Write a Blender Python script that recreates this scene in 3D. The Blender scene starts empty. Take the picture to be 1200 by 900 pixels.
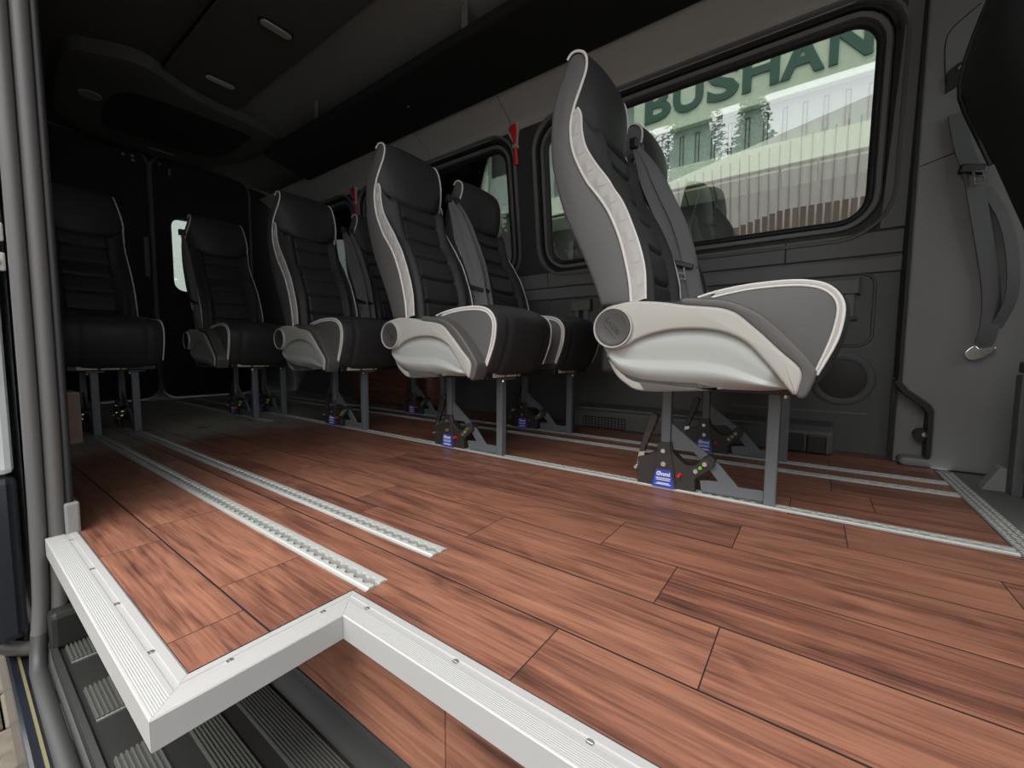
import bpy, bmesh, math, random
from mathutils import Vector, Matrix
random.seed(7)
S = bpy.context.scene
COL = S.collection
PI = math.pi

# ------------------------------------------------------------------ camera, sky, exposure
H = 0.38
cam_d = bpy.data.cameras.new('camera')
cam_d.sensor_fit = 'HORIZONTAL'; cam_d.sensor_width = 36.0
cam_d.lens = 36.0 * 487.95 / 1200.0
cam_d.clip_start = 0.01; cam_d.clip_end = 200
cam = bpy.data.objects.new('camera', cam_d); COL.objects.link(cam)
yaw, pit, rol = math.radians(35.9876), math.radians(4.2169), math.radians(0.3045)
fw = Vector((-math.sin(yaw) * math.cos(pit), math.cos(yaw) * math.cos(pit), -math.sin(pit)))
r0 = Vector((math.cos(yaw), math.sin(yaw), 0)); u0 = r0.cross(fw)
rt = math.cos(rol) * r0 + math.sin(rol) * u0
up = -math.sin(rol) * r0 + math.cos(rol) * u0
M = Matrix(((rt.x, up.x, -fw.x, 0), (rt.y, up.y, -fw.y, 0), (rt.z, up.z, -fw.z, H), (0, 0, 0, 1)))
cam.matrix_world = M
S.camera = cam

w = bpy.data.worlds.new('overcast sky'); S.world = w; w.use_nodes = True
nt = w.node_tree; nt.nodes.clear()
wo = nt.nodes.new('ShaderNodeOutputWorld'); bg = nt.nodes.new('ShaderNodeBackground')
tc = nt.nodes.new('ShaderNodeTexCoord'); sx = nt.nodes.new('ShaderNodeSeparateXYZ')
cr = nt.nodes.new('ShaderNodeValToRGB')
cr.color_ramp.elements[0].position = 0.0; cr.color_ramp.elements[0].color = (.66, .68, .70, 1)
cr.color_ramp.elements[1].position = 1.0; cr.color_ramp.elements[1].color = (1.12, 1.12, 1.12, 1)
nt.links.new(tc.outputs['Generated'], sx.inputs[0]); nt.links.new(sx.outputs['Z'], cr.inputs[0])
nt.links.new(cr.outputs[0], bg.inputs['Color']); nt.links.new(bg.outputs[0], wo.inputs[0])
bg.inputs['Strength'].default_value = 1.0
# soft sun behind the overcast, high above the open door side
sd = bpy.data.lights.new('sun', 'SUN'); sd.energy = 1.7; sd.angle = math.radians(50); sd.color = (1, .97, .93)
so = bpy.data.objects.new('sun', sd); COL.objects.link(so)
so.rotation_euler = Vector((0.06, 0.42, -0.90)).to_track_quat('-Z', 'Y').to_euler()
vs = S.view_settings
S.display_settings.display_device = 'sRGB'
vs.view_transform = 'Standard'; vs.look = 'None'; vs.gamma = 1.0; vs.use_curve_mapping = False
vs.exposure = 1.5

# ------------------------------------------------------------------ materials
MATS = {}
def mat(name, col, rough=.5, metal=0., spec=.5, bump=0., bscale=200., coat=0., var=0., vscale=6.):
    if name in MATS: return MATS[name]
    m = bpy.data.materials.new(name); m.use_nodes = True; n = m.node_tree; b = n.nodes['Principled BSDF']
    b.inputs['Base Color'].default_value = (*col, 1); b.inputs['Roughness'].default_value = rough
    b.inputs['Metallic'].default_value = metal; b.inputs['Specular IOR Level'].default_value = spec
    if coat: b.inputs['Coat Weight'].default_value = coat; b.inputs['Coat Roughness'].default_value = .25
    if bump or var:
        g = n.nodes.new('ShaderNodeNewGeometry')
    if bump:
        t = n.nodes.new('ShaderNodeTexNoise'); t.inputs['Scale'].default_value = bscale; t.inputs['Detail'].default_value = 3
        n.links.new(g.outputs['Position'], t.inputs['Vector'])
        bp = n.nodes.new('ShaderNodeBump'); bp.inputs['Strength'].default_value = bump; bp.inputs['Distance'].default_value = .002
        n.links.new(t.outputs['Fac'], bp.inputs['Height']); n.links.new(bp.outputs[0], b.inputs['Normal'])
    if var:
        t2 = n.nodes.new('ShaderNodeTexNoise'); t2.inputs['Scale'].default_value = vscale; t2.inputs['Detail'].default_value = 5
        n.links.new(g.outputs['Position'], t2.inputs['Vector'])
        r = n.nodes.new('ShaderNodeValToRGB')
        r.color_ramp.elements[0].position = .3; r.color_ramp.elements[1].position = .7
        r.color_ramp.elements[0].color = tuple(c * (1 - var) for c in col) + (1,)
        r.color_ramp.elements[1].color = tuple(min(1, c * (1 + var)) for c in col) + (1,)
        n.links.new(t2.outputs['Fac'], r.inputs[0]); n.links.new(r.outputs[0], b.inputs['Base Color'])
    MATS[name] = m
    return m

def wood_material(name, painted_glare):
    m = bpy.data.materials.new(name); m.use_nodes = True; n = m.node_tree; L = n.links; b = n.nodes['Principled BSDF']
    N = lambda t: n.nodes.new(t)
    tc = N('ShaderNodeTexCoord'); oi = N('ShaderNodeObjectInfo'); g = N('ShaderNodeNewGeometry')
    ml = N('ShaderNodeMath'); ml.operation = 'MULTIPLY'; ml.inputs[1].default_value = 37.0
    L.new(oi.outputs['Random'], ml.inputs[0])
    cb = N('ShaderNodeCombineXYZ'); L.new(ml.outputs[0], cb.inputs[0]); L.new(ml.outputs[0], cb.inputs[1])
    ad = N('ShaderNodeVectorMath'); ad.operation = 'ADD'
    L.new(tc.outputs['Object'], ad.inputs[0]); L.new(cb.outputs[0], ad.inputs[1])
    def vm(sc):
        v = N('ShaderNodeVectorMath'); v.operation = 'MULTIPLY'; v.inputs[1].default_value = sc
        L.new(ad.outputs[0], v.inputs[0]); return v.outputs[0]
    # large cathedral figure
    n1 = N('ShaderNodeTexNoise'); n1.inputs['Scale'].default_value = 1; n1.inputs['Detail'].default_value = 2; n1.inputs['Distortion'].default_value = .6
    L.new(vm((2.1, 9, 9)), n1.inputs['Vector'])
    m1 = N('ShaderNodeMath'); m1.operation = 'MULTIPLY'; m1.inputs[1].default_value = 42.0; L.new(n1.outputs['Fac'], m1.inputs[0])
    sn = N('ShaderNodeMath'); sn.operation = 'SINE'; L.new(m1.outputs[0], sn.inputs[0])
    # fine fibre
    n2 = N('ShaderNodeTexNoise'); n2.inputs['Scale'].default_value = 1; n2.inputs['Detail'].default_value = 5; n2.inputs['Roughness'].default_value = .65
    L.new(vm((7, 190, 190)), n2.inputs['Vector'])
    n3 = N('ShaderNodeTexNoise'); n3.inputs['Scale'].default_value = 1; n3.inputs['Detail'].default_value = 3
    L.new(vm((2.2, 34, 34)), n3.inputs['Vector'])
    def mix(a, bb, fa, fb):
        x = N('ShaderNodeMath'); x.operation = 'MULTIPLY'; x.inputs[1].default_value = fa; L.new(a, x.inputs[0])
        y = N('ShaderNodeMath'); y.operation = 'MULTIPLY_ADD'; y.inputs[1].default_value = fb; L.new(bb, y.inputs[0]); L.new(x.outputs[0], y.inputs[2])
        return y.outputs[0]
    s = mix(sn.outputs[0], n2.outputs['Fac'], .042, .72)
    s = mix(s, n3.outputs['Fac'], 1.0, .50)
    rm = N('ShaderNodeMath'); rm.operation = 'MULTIPLY_ADD'; rm.inputs[1].default_value = .14; L.new(oi.outputs['Random'], rm.inputs[0]); L.new(s, rm.inputs[2])
    r = N('ShaderNodeValToRGB'); e = r.color_ramp.elements
    e[0].position = .44; e[0].color = (.056, .024, .018, 1)
    e[1].position = .90; e[1].color = (.302, .137, .085, 1)
    k = e.new(.56); k.color = (.116, .048, .033, 1)
    k = e.new(.70); k.color = (.206, .088, .056, 1)
    L.new(rm.outputs[0], r.inputs[0])
    col = r.outputs[0]
    rough = .38
    if painted_glare:  # grey reflection of the rear windows painted into the plank colour
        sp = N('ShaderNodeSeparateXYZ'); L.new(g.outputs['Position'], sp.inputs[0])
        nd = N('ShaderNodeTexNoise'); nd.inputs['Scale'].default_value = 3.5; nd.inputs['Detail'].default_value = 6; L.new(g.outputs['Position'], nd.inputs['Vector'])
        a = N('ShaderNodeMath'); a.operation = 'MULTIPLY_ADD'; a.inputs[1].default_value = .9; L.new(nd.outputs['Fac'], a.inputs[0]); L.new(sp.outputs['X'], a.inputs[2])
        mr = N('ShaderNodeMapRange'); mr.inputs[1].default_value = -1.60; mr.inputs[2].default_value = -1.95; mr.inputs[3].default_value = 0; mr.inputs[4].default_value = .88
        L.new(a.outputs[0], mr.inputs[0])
        # gaps where the wood shows through the painted reflection
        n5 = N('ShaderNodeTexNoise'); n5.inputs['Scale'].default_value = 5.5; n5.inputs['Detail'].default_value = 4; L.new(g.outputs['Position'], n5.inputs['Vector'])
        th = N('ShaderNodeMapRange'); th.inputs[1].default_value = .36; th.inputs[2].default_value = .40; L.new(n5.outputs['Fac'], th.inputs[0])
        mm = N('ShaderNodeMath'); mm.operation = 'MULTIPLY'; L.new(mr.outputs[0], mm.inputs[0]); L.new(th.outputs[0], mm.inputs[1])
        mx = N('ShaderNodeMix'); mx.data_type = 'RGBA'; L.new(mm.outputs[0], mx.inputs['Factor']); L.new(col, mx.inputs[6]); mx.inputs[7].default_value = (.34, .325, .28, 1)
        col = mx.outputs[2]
    L.new(col, b.inputs['Base Color'])
    b.inputs['Roughness'].default_value = rough; b.inputs['Specular IOR Level'].default_value = .38
    bp = N('ShaderNodeBump'); bp.inputs['Strength'].default_value = .12; bp.inputs['Distance'].default_value = .001
    L.new(n2.outputs['Fac'], bp.inputs['Height']); L.new(bp.outputs[0], b.inputs['Normal'])
    return m

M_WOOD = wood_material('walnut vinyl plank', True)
M_WOODR = wood_material('walnut vinyl riser', False)
M_SEAM = mat('dark joint', (.010, .006, .006), .8)
M_ALU = mat('brushed aluminium', (.385, .385, .38), .42, .2, bump=.04, bscale=600)
M_ALU2 = mat('rail aluminium', (.50, .51, .49), .42, .35)
M_ALUD = mat('rail slot aluminium', (.30, .31, .29), .5, .5)
M_LEA = mat('black leather', (.033, .033, .033), .52, spec=.3, bump=.12, bscale=300)
M_LEA2 = mat('black leather panel', (.031, .031, .031), .54, spec=.3, bump=.12, bscale=300)
M_VIN = mat('charcoal grey vinyl', (.098, .095, .094), .55, bump=.08, bscale=500)
M_PIPE = mat('white piping', (.66, .64, .60), .5)
M_GUS = mat('silver gusset fabric', (.42, .40, .385), .5, bump=.2, bscale=90)
M_SHL = mat('cool light grey plastic', (.385, .405, .39), .42)
M_ARM = mat('warm light grey plastic', (.385, .378, .345), .45)
M_EDGE = mat('dark grey arm edge plastic', (.085, .08, .076), .5)
M_DISC = mat('dark grey cap plastic', (.062, .060, .058), .5)
M_ENG = mat('engraving', (.035, .034, .036), .6)
M_SLATE = mat('slate painted steel', (.125, .138, .150), .40)
M_BRONZE = mat('dark bronze steel', (.034, .030, .027), .45)
M_BLK = mat('black plastic', (.012, .012, .012), .45)
M_STEEL = mat('bright steel', (.75, .74, .70), .25, .9)
M_BLUE = mat('blue label', (.030, .065, .42), .45)
M_WHITE = mat('white print', (.8, .8, .8), .5)
M_RED = mat('red plastic', (.62, .025, .02), .4)
M_GREEN = mat('green dot', (.18, .58, .03), .5)
M_TAG = mat('beige paper tag', (.50, .43, .37), .7)
M_BELT = mat('grey belt webbing', (.115, .115, .118), .6, bump=.25, bscale=700)
M_BELT2 = mat('charcoal belt webbing', (.06, .062, .062), .6, bump=.25, bscale=700)
M_WALL = mat('dark grey wall panel', (.088, .090, .089), .55, bump=.15, bscale=350)
M_WALLU = mat('upper wall panel', (.155, .155, .153), .6, bump=.15, bscale=350)
M_WALLB = mat('black upper wall cloth', (.036, .036, .037), .7, bump=.2, bscale=400)
M_COVE = mat('grey headlining', (.36, .345, .325), .85, bump=.3, bscale=600)
M_ROOF = mat('black ceiling cloth', (.085, .085, .082), .9, bump=.3, bscale=600)
M_ROOFS = mat('dark grey roof side cloth', (.22, .22, .216), .9, bump=.3, bscale=600)
M_RACK = mat('black rack cloth', (.007, .007, .007), .9, bump=.3, bscale=500)
M_REAR = mat('black rear door cloth', (.010, .010, .011), .8)
M_RUB = mat('black rubber', (.012, .012, .013), .55)
M_SEAL_SHADE = mat('weather strip with painted shade', (.030, .030, .030), .55)  # darker copy of the weather strip, its weaker light put into the colour
M_SEAL = mat('grey weather strip', (.092, .089, .088), .45, bump=.08, bscale=250)
M_FRAME = mat('window frame grey', (.14, .14, .135), .5)
M_PIL = mat('pillar grey plastic', (.20, .20, .195), .55, bump=.2, bscale=450)
M_MATG = mat('grey cab carpet', (.10, .10, .098), .95, bump=.5, bscale=400)
M_STEP = mat('black step plastic', (.018, .018, .017), .42, spec=.3, bump=.12, bscale=400)
M_STEPR = mat('ribbed step tread', (.062, .062, .056), .5)
M_NAVY = mat('navy paint', (.008, .010, .016), .25, coat=.5)
M_YEL = mat('yellow sealant', (.13, .115, .05), .6)
M_SILV = mat('silver door paint', (.50, .52, .53), .35, coat=.4, var=.12, vscale=9)
M_CARD = mat('red brown cardboard', (.36, .24, .19), .8, var=.1, vscale=12)
M_CARDT = mat('pale cardboard top', (.48, .47, .44), .8)
M_PAVE = mat('paving stone', (.125, .105, .080), .85, bump=.8, bscale=60, var=.25, vscale=25)
M_GRND = mat('paving joint', (.09, .08, .065), .9)
M_LENS = mat('lamp lens', (.40, .40, .36), .4)
M_BAND = mat('pale green fascia', (.62, .68, .56), .6)
M_LET = mat('dark green lettering', (.020, .085, .062), .5)
M_CLAD = mat('grey green cladding', (.30, .36, .335), .5, var=.06, vscale=2)
M_RIB = mat('dark cladding rib', (.055, .045, .042), .6)
M_CAN = mat('canopy sheet', (.30, .33, .25), .6, var=.15, vscale=1.2)
M_DARK = mat('shaded opening', (.03, .028, .026), .8)
M_SHED = mat('white corrugated sheet', (.74, .70, .64), .6)
M_SLAT = mat('brown slat', (.16, .105, .07), .7)
M_LEAF = mat('dark foliage', (.03, .06, .025), .8)
M_PATH = mat('asphalt', (.20, .20, .19), .9, var=.15, vscale=3)

def glass(name, tint, refl):
    m = bpy.data.materials.new(name); m.use_nodes = True; n = m.node_tree; n.nodes.clear()
    o = n.nodes.new('ShaderNodeOutputMaterial'); mx = n.nodes.new('ShaderNodeMixShader')
    t = n.nodes.new('ShaderNodeBsdfTransparent'); t.inputs[0].default_value = (*tint, 1)
    g = n.nodes.new('ShaderNodeBsdfGlossy'); g.inputs['Roughness'].default_value = 0.0
    lw = n.nodes.new('ShaderNodeFresnel'); lw.inputs['IOR'].default_value = 1.5
    ad = n.nodes.new('ShaderNodeMath'); ad.operation = 'MULTIPLY_ADD'; ad.inputs[1].default_value = 1.7; ad.inputs[2].default_value = refl
    n.links.new(lw.outputs[0], ad.inputs[0]); n.links.new(ad.outputs[0], mx.inputs[0])
    n.links.new(t.outputs[0], mx.inputs[1]); n.links.new(g.outputs[0], mx.inputs[2]); n.links.new(mx.outputs[0], o.inputs[0])
    return m
M_GLASS = glass('tinted window glass', (.58, .62, .585), .17)

# ------------------------------------------------------------------ mesh helpers
class MB:
    def __init__(s): s.v = []; s.f = []
    def add(s, vs, fs):
        o = len(s.v); s.v += [tuple(p) for p in vs]; s.f += [tuple(i + o for i in f) for f in fs]; return s
    def box(s, a, b):
        x0, y0, z0 = a; x1, y1, z1 = b
        return s.add([(x0,y0,z0),(x1,y0,z0),(x1,y1,z0),(x0,y1,z0),(x0,y0,z1),(x1,y0,z1),(x1,y1,z1),(x0,y1,z1)],
                     [(0,3,2,1),(4,5,6,7),(0,1,5,4),(1,2,6,5),(2,3,7,6),(3,0,4,7)])
    def bar(s, p, q, w, h, upv=(0,0,1)):
        p = Vector(p); q = Vector(q); d = (q - p).normalized(); u = Vector(upv)
        if abs(d.dot(u)) > .98: u = Vector((1,0,0))
        sd = d.cross(u).normalized(); u = sd.cross(d)
        c = [sd*(w/2)+u*(h/2), -sd*(w/2)+u*(h/2), -sd*(w/2)-u*(h/2), sd*(w/2)-u*(h/2)]
        return s.add([p+k for k in c]+[q+k for k in c], [(0,1,2,3),(7,6,5,4),(0,4,5,1),(1,5,6,2),(2,6,7,3),(3,7,4,0)])
    def prism(s, poly, a, b, ax='y'):
        """2D polygon extruded along an axis: ax y -> (u,z), x -> (y,z), z -> (x,y)"""
        n = len(poly)
        m = {'y': lambda p, t: (p[0], t, p[1]), 'x': lambda p, t: (t, p[0], p[1]), 'z': lambda p, t: (p[0], p[1], t)}[ax]
        vs = [m(p, a) for p in poly] + [m(p, b) for p in poly]
        fs = [tuple(range(n-1, -1, -1)), tuple(range(n, 2*n))] + [(i, (i+1) % n, n+(i+1) % n, n+i) for i in range(n)]
        return s.add(vs, fs)
    def tube(s, path, r, n=8, cap=True, flat=None):
        P = [Vector(p) for p in path]; o = len(s.v); m = len(P); prev = None
        for i, p in enumerate(P):
            d = (P[min(i+1, m-1)] - P[max(i-1, 0)]).normalized()
            if prev is None:
                u = Vector((0,0,1)) if abs(d.z) < .9 else Vector((1,0,0)); u = (u - d*u.dot(d)).normalized()
            else:
                u = (prev - d*prev.dot(d)).normalized()
            prev = u; v = d.cross(u)
            for k in range(n):
                a = 2*PI*k/n; s.v.append(tuple(p + u*(r*math.cos(a)) + v*(r*math.sin(a))))
        for i in range(m-1):
            for k in range(n):
                s.f.append((o+i*n+k, o+i*n+(k+1) % n, o+(i+1)*n+(k+1) % n, o+(i+1)*n+k))
        if cap: s.f.append(tuple(o+k for k in range(n-1, -1, -1))); s.f.append(tuple(o+(m-1)*n+k for k in range(n)))
        return s
    def cyl(s, p, q, r, n=14, r2=None):
        r2 = r if r2 is None else r2
        P, Q = Vector(p), Vector(q); d = (Q-P).normalized(); u = Vector((0,0,1)) if abs(d.z) < .9 else Vector((1,0,0))
        u = (u - d*u.dot(d)).normalized(); v = d.cross(u); o = len(s.v)
        for c, rr in ((P, r), (Q, r2)):
            for k in range(n):
                a = 2*PI*k/n; s.v.append(tuple(c + u*(rr*math.cos(a)) + v*(rr*math.sin(a))))
        for k in range(n): s.f.append((o+k, o+(k+1) % n, o+n+(k+1) % n, o+n+k))
        s.f.append(tuple(o+k for k in range(n-1, -1, -1))); s.f.append(tuple(o+n+k for k in range(n)))
        return s
    def grid(s, fn, nu, nv, closed_u=False):
        o = len(s.v)
        for i in range(nu):
            for j in range(nv): s.v.append(tuple(fn(i/(nu if closed_u else nu-1), j/(nv-1))))
        for i in range(nu if closed_u else nu-1):
            for j in range(nv-1):
                a = o+i*nv+j; b = o+((i+1) % nu)*nv+j
                s.f.append((a, b, b+1, a+1))
        return s
    def rings(s, loops, cap0=True, cap1=True):
        n = len(loops[0]); o = len(s.v)
        for l in loops: s.v += [tuple(p) for p in l]
        for i in range(len(loops)-1):
            for k in range(n):
                s.f.append((o+i*n+k, o+i*n+(k+1) % n, o+(i+1)*n+(k+1) % n, o+(i+1)*n+k))
        if cap0: s.f.append(tuple(o+k for k in range(n-1, -1, -1)))
        if cap1: s.f.append(tuple(o+(len(loops)-1)*n+k for k in range(n)))
        return s
    def build(s, name, m, parent=None, smooth=None, bevel=0., seg=2, normals=True):
        me = bpy.data.meshes.new(name); me.from_pydata(s.v, [], s.f)
        if normals or bevel:
            bm = bmesh.new(); bm.from_mesh(me)
            if bevel:
                bmesh.ops.recalc_face_normals(bm, faces=bm.faces)
                ed = [e for e in bm.edges if len(e.link_faces) == 2 and e.calc_face_angle(0) > .5]
                bmesh.ops.bevel(bm, geom=ed, offset=bevel, segments=seg, affect='EDGES', profile=.5, clamp_overlap=True)
            bmesh.ops.recalc_face_normals(bm, faces=bm.faces); bm.to_mesh(me); bm.free()
        me.materials.append(m)
        if smooth is not None:
            me.polygons.foreach_set('use_smooth', [True]*len(me.polygons)); me.set_sharp_from_angle(angle=math.radians(smooth))
        o = bpy.data.objects.new(name, me); COL.objects.link(o)
        if parent: o.parent = parent
        return o

def tag(o, label=None, cat=None, group=None, kind=None):
    if label: o['label'] = label
    if cat: o['category'] = cat
    if group: o['group'] = group
    if kind: o['kind'] = kind
    return o
def thing(name, label, cat, loc=(0,0,0), group=None):
    o = bpy.data.objects.new(name, None); o.location = loc; o.empty_display_size = .05; COL.objects.link(o)
    return tag(o, label, cat, group)
def copy_tree(o, parent=None):
    c = o.copy(); COL.objects.link(c)
    if parent: c.parent = parent
    for ch in o.children: copy_tree(ch, c)
    return c
def spline(pts, n, closed=False):
    """Catmull-Rom resample of a polyline to n points evenly spaced"""
    P = [Vector(p) for p in pts]; m = len(P); out = []
    segs = m if closed else m-1
    for i in range(segs):
        g = lambda k: P[k % m] if closed else P[min(max(k, 0), m-1)]
        p0, p1, p2, p3 = g(i-1), g(i), g(i+1), g(i+2)
        for t in range(10):
            t /= 10
            out.append(.5*((2*p1)+(p2-p0)*t+(2*p0-5*p1+4*p2-p3)*t*t+(3*p1-p0-3*p2+p3)*t**3))
    out.append(P[0].copy() if closed else P[-1].copy())
    L = [0]
    for a, b in zip(out, out[1:]): L.append(L[-1]+(b-a).length)
    res = []; k = 0
    cnt = n if closed else n-1
    for i in range(n):
        d = L[-1]*i/cnt
        while k < len(L)-2 and L[k+1] < d: k += 1
        f = (d-L[k])/max(1e-9, L[k+1]-L[k]); res.append(out[k].lerp(out[k+1], f))
    return res
def area(poly): return .5*sum(a[0]*b[1]-b[0]*a[1] for a, b in zip(poly, poly[1:]+poly[:1]))
def inset(poly, d):
    n = len(poly); sg = 1 if area([tuple(p) for p in poly]) > 0 else -1; out = []
    for i in range(n):
        a, b, c = Vector(poly[i-1]), Vector(poly[i]), Vector(poly[(i+1) % n])
        e1 = (b-a).normalized(); e2 = (c-b).normalized()
        n1 = Vector((-e1.y, e1.x))*sg; n2 = Vector((-e2.y, e2.x))*sg
        m = n1+n2
        if m.length < 1e-6: m = n1
        m.normalize(); k = min(1.6, 1/max(.3, m.dot(n1)))
        out.append((b.x+m.x*d*k, b.y+m.y*d*k))
    return out
def puff(poly, y0, y1, r, steps=4):
    """plate from y0 to y1 (y1 the visible side) with a rounded rim of radius r"""
    lo = [[(p[0], y0, p[1]) for p in poly]]
    sg = 1 if y1 > y0 else -1
    for i in range(steps+1):
        a = PI/2*i/steps
        q = inset(poly, r*(1-math.cos(a)))
        yy = y1 - sg*r*(1-math.sin(a))
        lo.append([(p[0], yy, p[1]) for p in q])
    return MB().rings(lo)
def rrect(x0, z0, x1, z1, r, n=7):
    out = []
    for cx, cz, a0 in ((x1-r, z1-r, 0), (x0+r, z1-r, PI/2), (x0+r, z0+r, PI), (x1-r, z0+r, 3*PI/2)):
        for k in range(n): a = a0+PI/2*k/(n-1); out.append((cx+r*math.cos(a), cz+r*math.sin(a)))
    return out
def plate_holes(outer, holes, mapf):
    """flat sheet with holes; mapf turns (u,v) into a 3D point"""
    bm = bmesh.new(); ed = []
    for loop in [outer]+holes:
        vv = [bm.verts.new((p[0], p[1], 0)) for p in loop]
        for i in range(len(vv)): ed.append(bm.edges.new((vv[i], vv[(i+1) % len(vv)])))
    bmesh.ops.triangle_fill(bm, use_beauty=True, use_dissolve=False, edges=ed, normal=(0,0,1))
    bm.verts.index_update()
    mb = MB(); mb.add([mapf(v.co.x, v.co.y) for v in bm.verts], [[v.index for v in f.verts] for f in bm.faces]); bm.free()
    return mb
def text_mesh(name, txt, size, m, parent=None, mw=None, extrude=.0006, offset=0., align='CENTER'):
    c = bpy.data.curves.new(name, 'FONT'); c.body = txt; c.size = size; c.extrude = extrude; c.offset = offset
    c.align_x = align; c.align_y = 'CENTER'; c.resolution_u = 3
    t = bpy.data.objects.new(name+'_tmp', c); COL.objects.link(t)
    dg = bpy.context.evaluated_depsgraph_get(); dg.update()
    me = bpy.data.meshes.new_from_object(t.evaluated_get(dg)); me.name = name
    bpy.data.objects.remove(t); bpy.data.curves.remove(c)
    if mw is not None: me.transform(mw)
    me.materials.clear(); me.materials.append(m)
    o = bpy.data.objects.new(name, me); COL.objects.link(o)
    if parent: o.parent = parent
    return o
def face_negy(x, y, z, rot=0.):    # text lying in the xz plane and read from -Y
    return Matrix.Translation((x, y, z)) @ Matrix.Rotation(PI/2, 4, 'X') @ Matrix.Rotation(rot, 4, 'Z')

# ================================================================== SETTING
XR, XF = -4.19, 0.335        # rear wall, front edge of the wooden floor
YW = 2.09                    # right wall at floor
def wall_y(z): return YW if z < .74 else YW-.125*(z-.74)

# ---- floor: dark bed + individual planks
fl = MB()
fl.box((XR, .112, -.032), (-1.245, .155, -.004)); fl.box((XR, .155, -.032), (-.575, YW+.02, -.004)); fl.box((-.575, .372, -.032), (XF, YW+.02, -.004))
floor = tag(fl.build('floor', M_SEAM), kind='structure')
rows = [(.153,.245),(.245,.3825),(.3825,.485),(.485,.622),(.622,.757),(.757,.897),(.897,1.035),(1.035,1.172),(1.172,1.31),(1.31,1.447),(1.447,1.585),(1.585,1.72),(1.72,1.86),(1.86,2.0),(2.0,2.088)]
joints = {0: [-.665], 1: [-1.145, -.76], 2: [-1.03, -.27], 3: [-.86, -.09], 4: [-.952, -.567, -.182, .59], 5: [-1.10, -.33, .44],
          6: [-.84, -.115, .272], 7: [-.70, .07], 8: [-.42], 9: [-.25], 10: [.055], 11: [-.15], 12: [-.33], 13: [-.05], 14: [-.21]}
PL = .3855
rp = random.Random(3)
def plank(poly, cx, cy):
    """one board: outline with a thin bevelled arris"""
    p0 = [(x-cx, y-cy) for x, y in poly]; p1 = inset(p0, .0008); n = len(p0)
    vs_ = [(x, y, -.004) for x, y in p0]+[(x, y, -.0003) for x, y in p0]+[(x, y, 0) for x, y in p1]
    fs_ = [(k+j*n, (k+1) % n+j*n, (k+1) % n+(j+1)*n, k+(j+1)*n) for j in (0, 1) for k in range(n)]+[tuple(range(2*n, 3*n))]
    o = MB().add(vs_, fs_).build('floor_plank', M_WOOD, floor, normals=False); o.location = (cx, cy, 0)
    o.data.materials.append(M_SEAM)                    # stained arris round each board
    for p in o.data.polygons[:2*n]: p.material_index = 1
for i, (ya, yb) in enumerate(rows):
    js = list(joints[i])
    while js[0] > XR: js.insert(0, js[0]-rp.choice((PL, PL, 2*PL)))
    while js[-1] < XF: js.append(js[-1]+rp.choice((PL, 2*PL)))
    xmax = -.583 if i < 2 else XF
    g = .0005 if i not in (1, 3) else .0010
    for xa, xb in zip(js, js[1:]):
        a, b = max(xa, XR)+.0001, min(xb, xmax)-.0001
        if b-a < .02: continue
        y0, y1 = ya+g, yb-g
        poly = [(a, y0), (b, y0), (b, y1), (a, y1)]
        if i == 2:                      # boards along the inner corner of the step edging
            if a > -.58: poly = [(a, .370), (b, .370), (b, y1), (a, y1)]
            elif b > -.575: poly = [(a, y0), (-.583, y0), (-.583, .370), (b, .370), (b, y1), (a, y1)]
        plank(poly, (a+b)/2, (y0+y1)/2)
# wood faced riser under the step edging
ri = MB(); ri.box((-1.24, .352, -.22), (.45, .372, -.033))
riser = tag(ri.build('wall_step_riser', M_SEAM), kind='structure')
for a, b in ((-1.235, -.7405), (-.739, -.355), (-.3535, .02), (.0215, .40)):
    o = MB().box((-(b-a)/2, -.002, -.082), ((b-a)/2, .002, .068)).build('riser_plank', M_WOODR, riser, bevel=.0006, seg=1)
    o.location = ((a+b)/2, .3505, -.107)

# ---- right wall: lower door card, upper leaning panel with three windows
low = MB().box((XR, YW, -.03), (.262, YW+.04, .715))
wall_r = tag(low.build('wall_right', M_WALL), kind='structure')
MB().prism([(YW-.012, .69), (YW+.02, .69), (YW+.02, .752), (YW-.004, .752), (YW-.014, .74)], XR, .258, 'x').build('waist_rail', M_WALLU, wall_r, bevel=.002)
wins = [(-1.235, .895, .128, 1.56), (-2.86, .895, -1.515, 1.56), (-3.99, .895, -3.07, 1.56)]
def up(x, z, d=0.): return (x, wall_y(z)+d, z)
outer = [(XR, .752), (.262, .752), (.262, 1.665), (XR, 1.665)]
holes = [rrect(a-.075, b-.055, c+.045 if i == 0 else c+.06, d+.05, .12) for i, (a, b, c, d) in enumerate(wins)]
pl = plate_holes(outer, holes, lambda x, z: up(x, z))
plu = pl.build('upper_wall_panel', M_WALLB, wall_r, normals=False)
# grey trim facing below the glass, split at the vertical seams
for a, b in ((XR+.01, -3.0), (-2.995, -1.262), (-1.257, -.122), (-.117, .258)):
    MB().add([up(a, .757, -.006), up(b, .757, -.006), up(b, .836, -.006), up(a, .836, -.006), up(a, .757, .002), up(b, .757, .002), up(b, .836, .002), up(a, .836, .002)],
             [(0,1,2,3),(4,5,6,7),(0,1,5,4),(1,2,6,5),(2,3,7,6),(3,0,4,7)]).build('trim_panel', M_WALLU, wall_r, bevel=.0015)
MB().add([up(.17, .845, -.008), up(.256, .845, -.008), up(.256, 1.66, -.008), up(.20, 1.66, -.008), up(.17, .845, .002), up(.256, .845, .002), up(.256, 1.66, .002), up(.20, 1.66, .002)],
         [(0,1,2,3),(4,5,6,7),(0,1,5,4),(1,2,6,5),(2,3,7,6),(3,0,4,7)]).build('trim_panel', M_WALLU, wall_r, bevel=.002)
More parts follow.
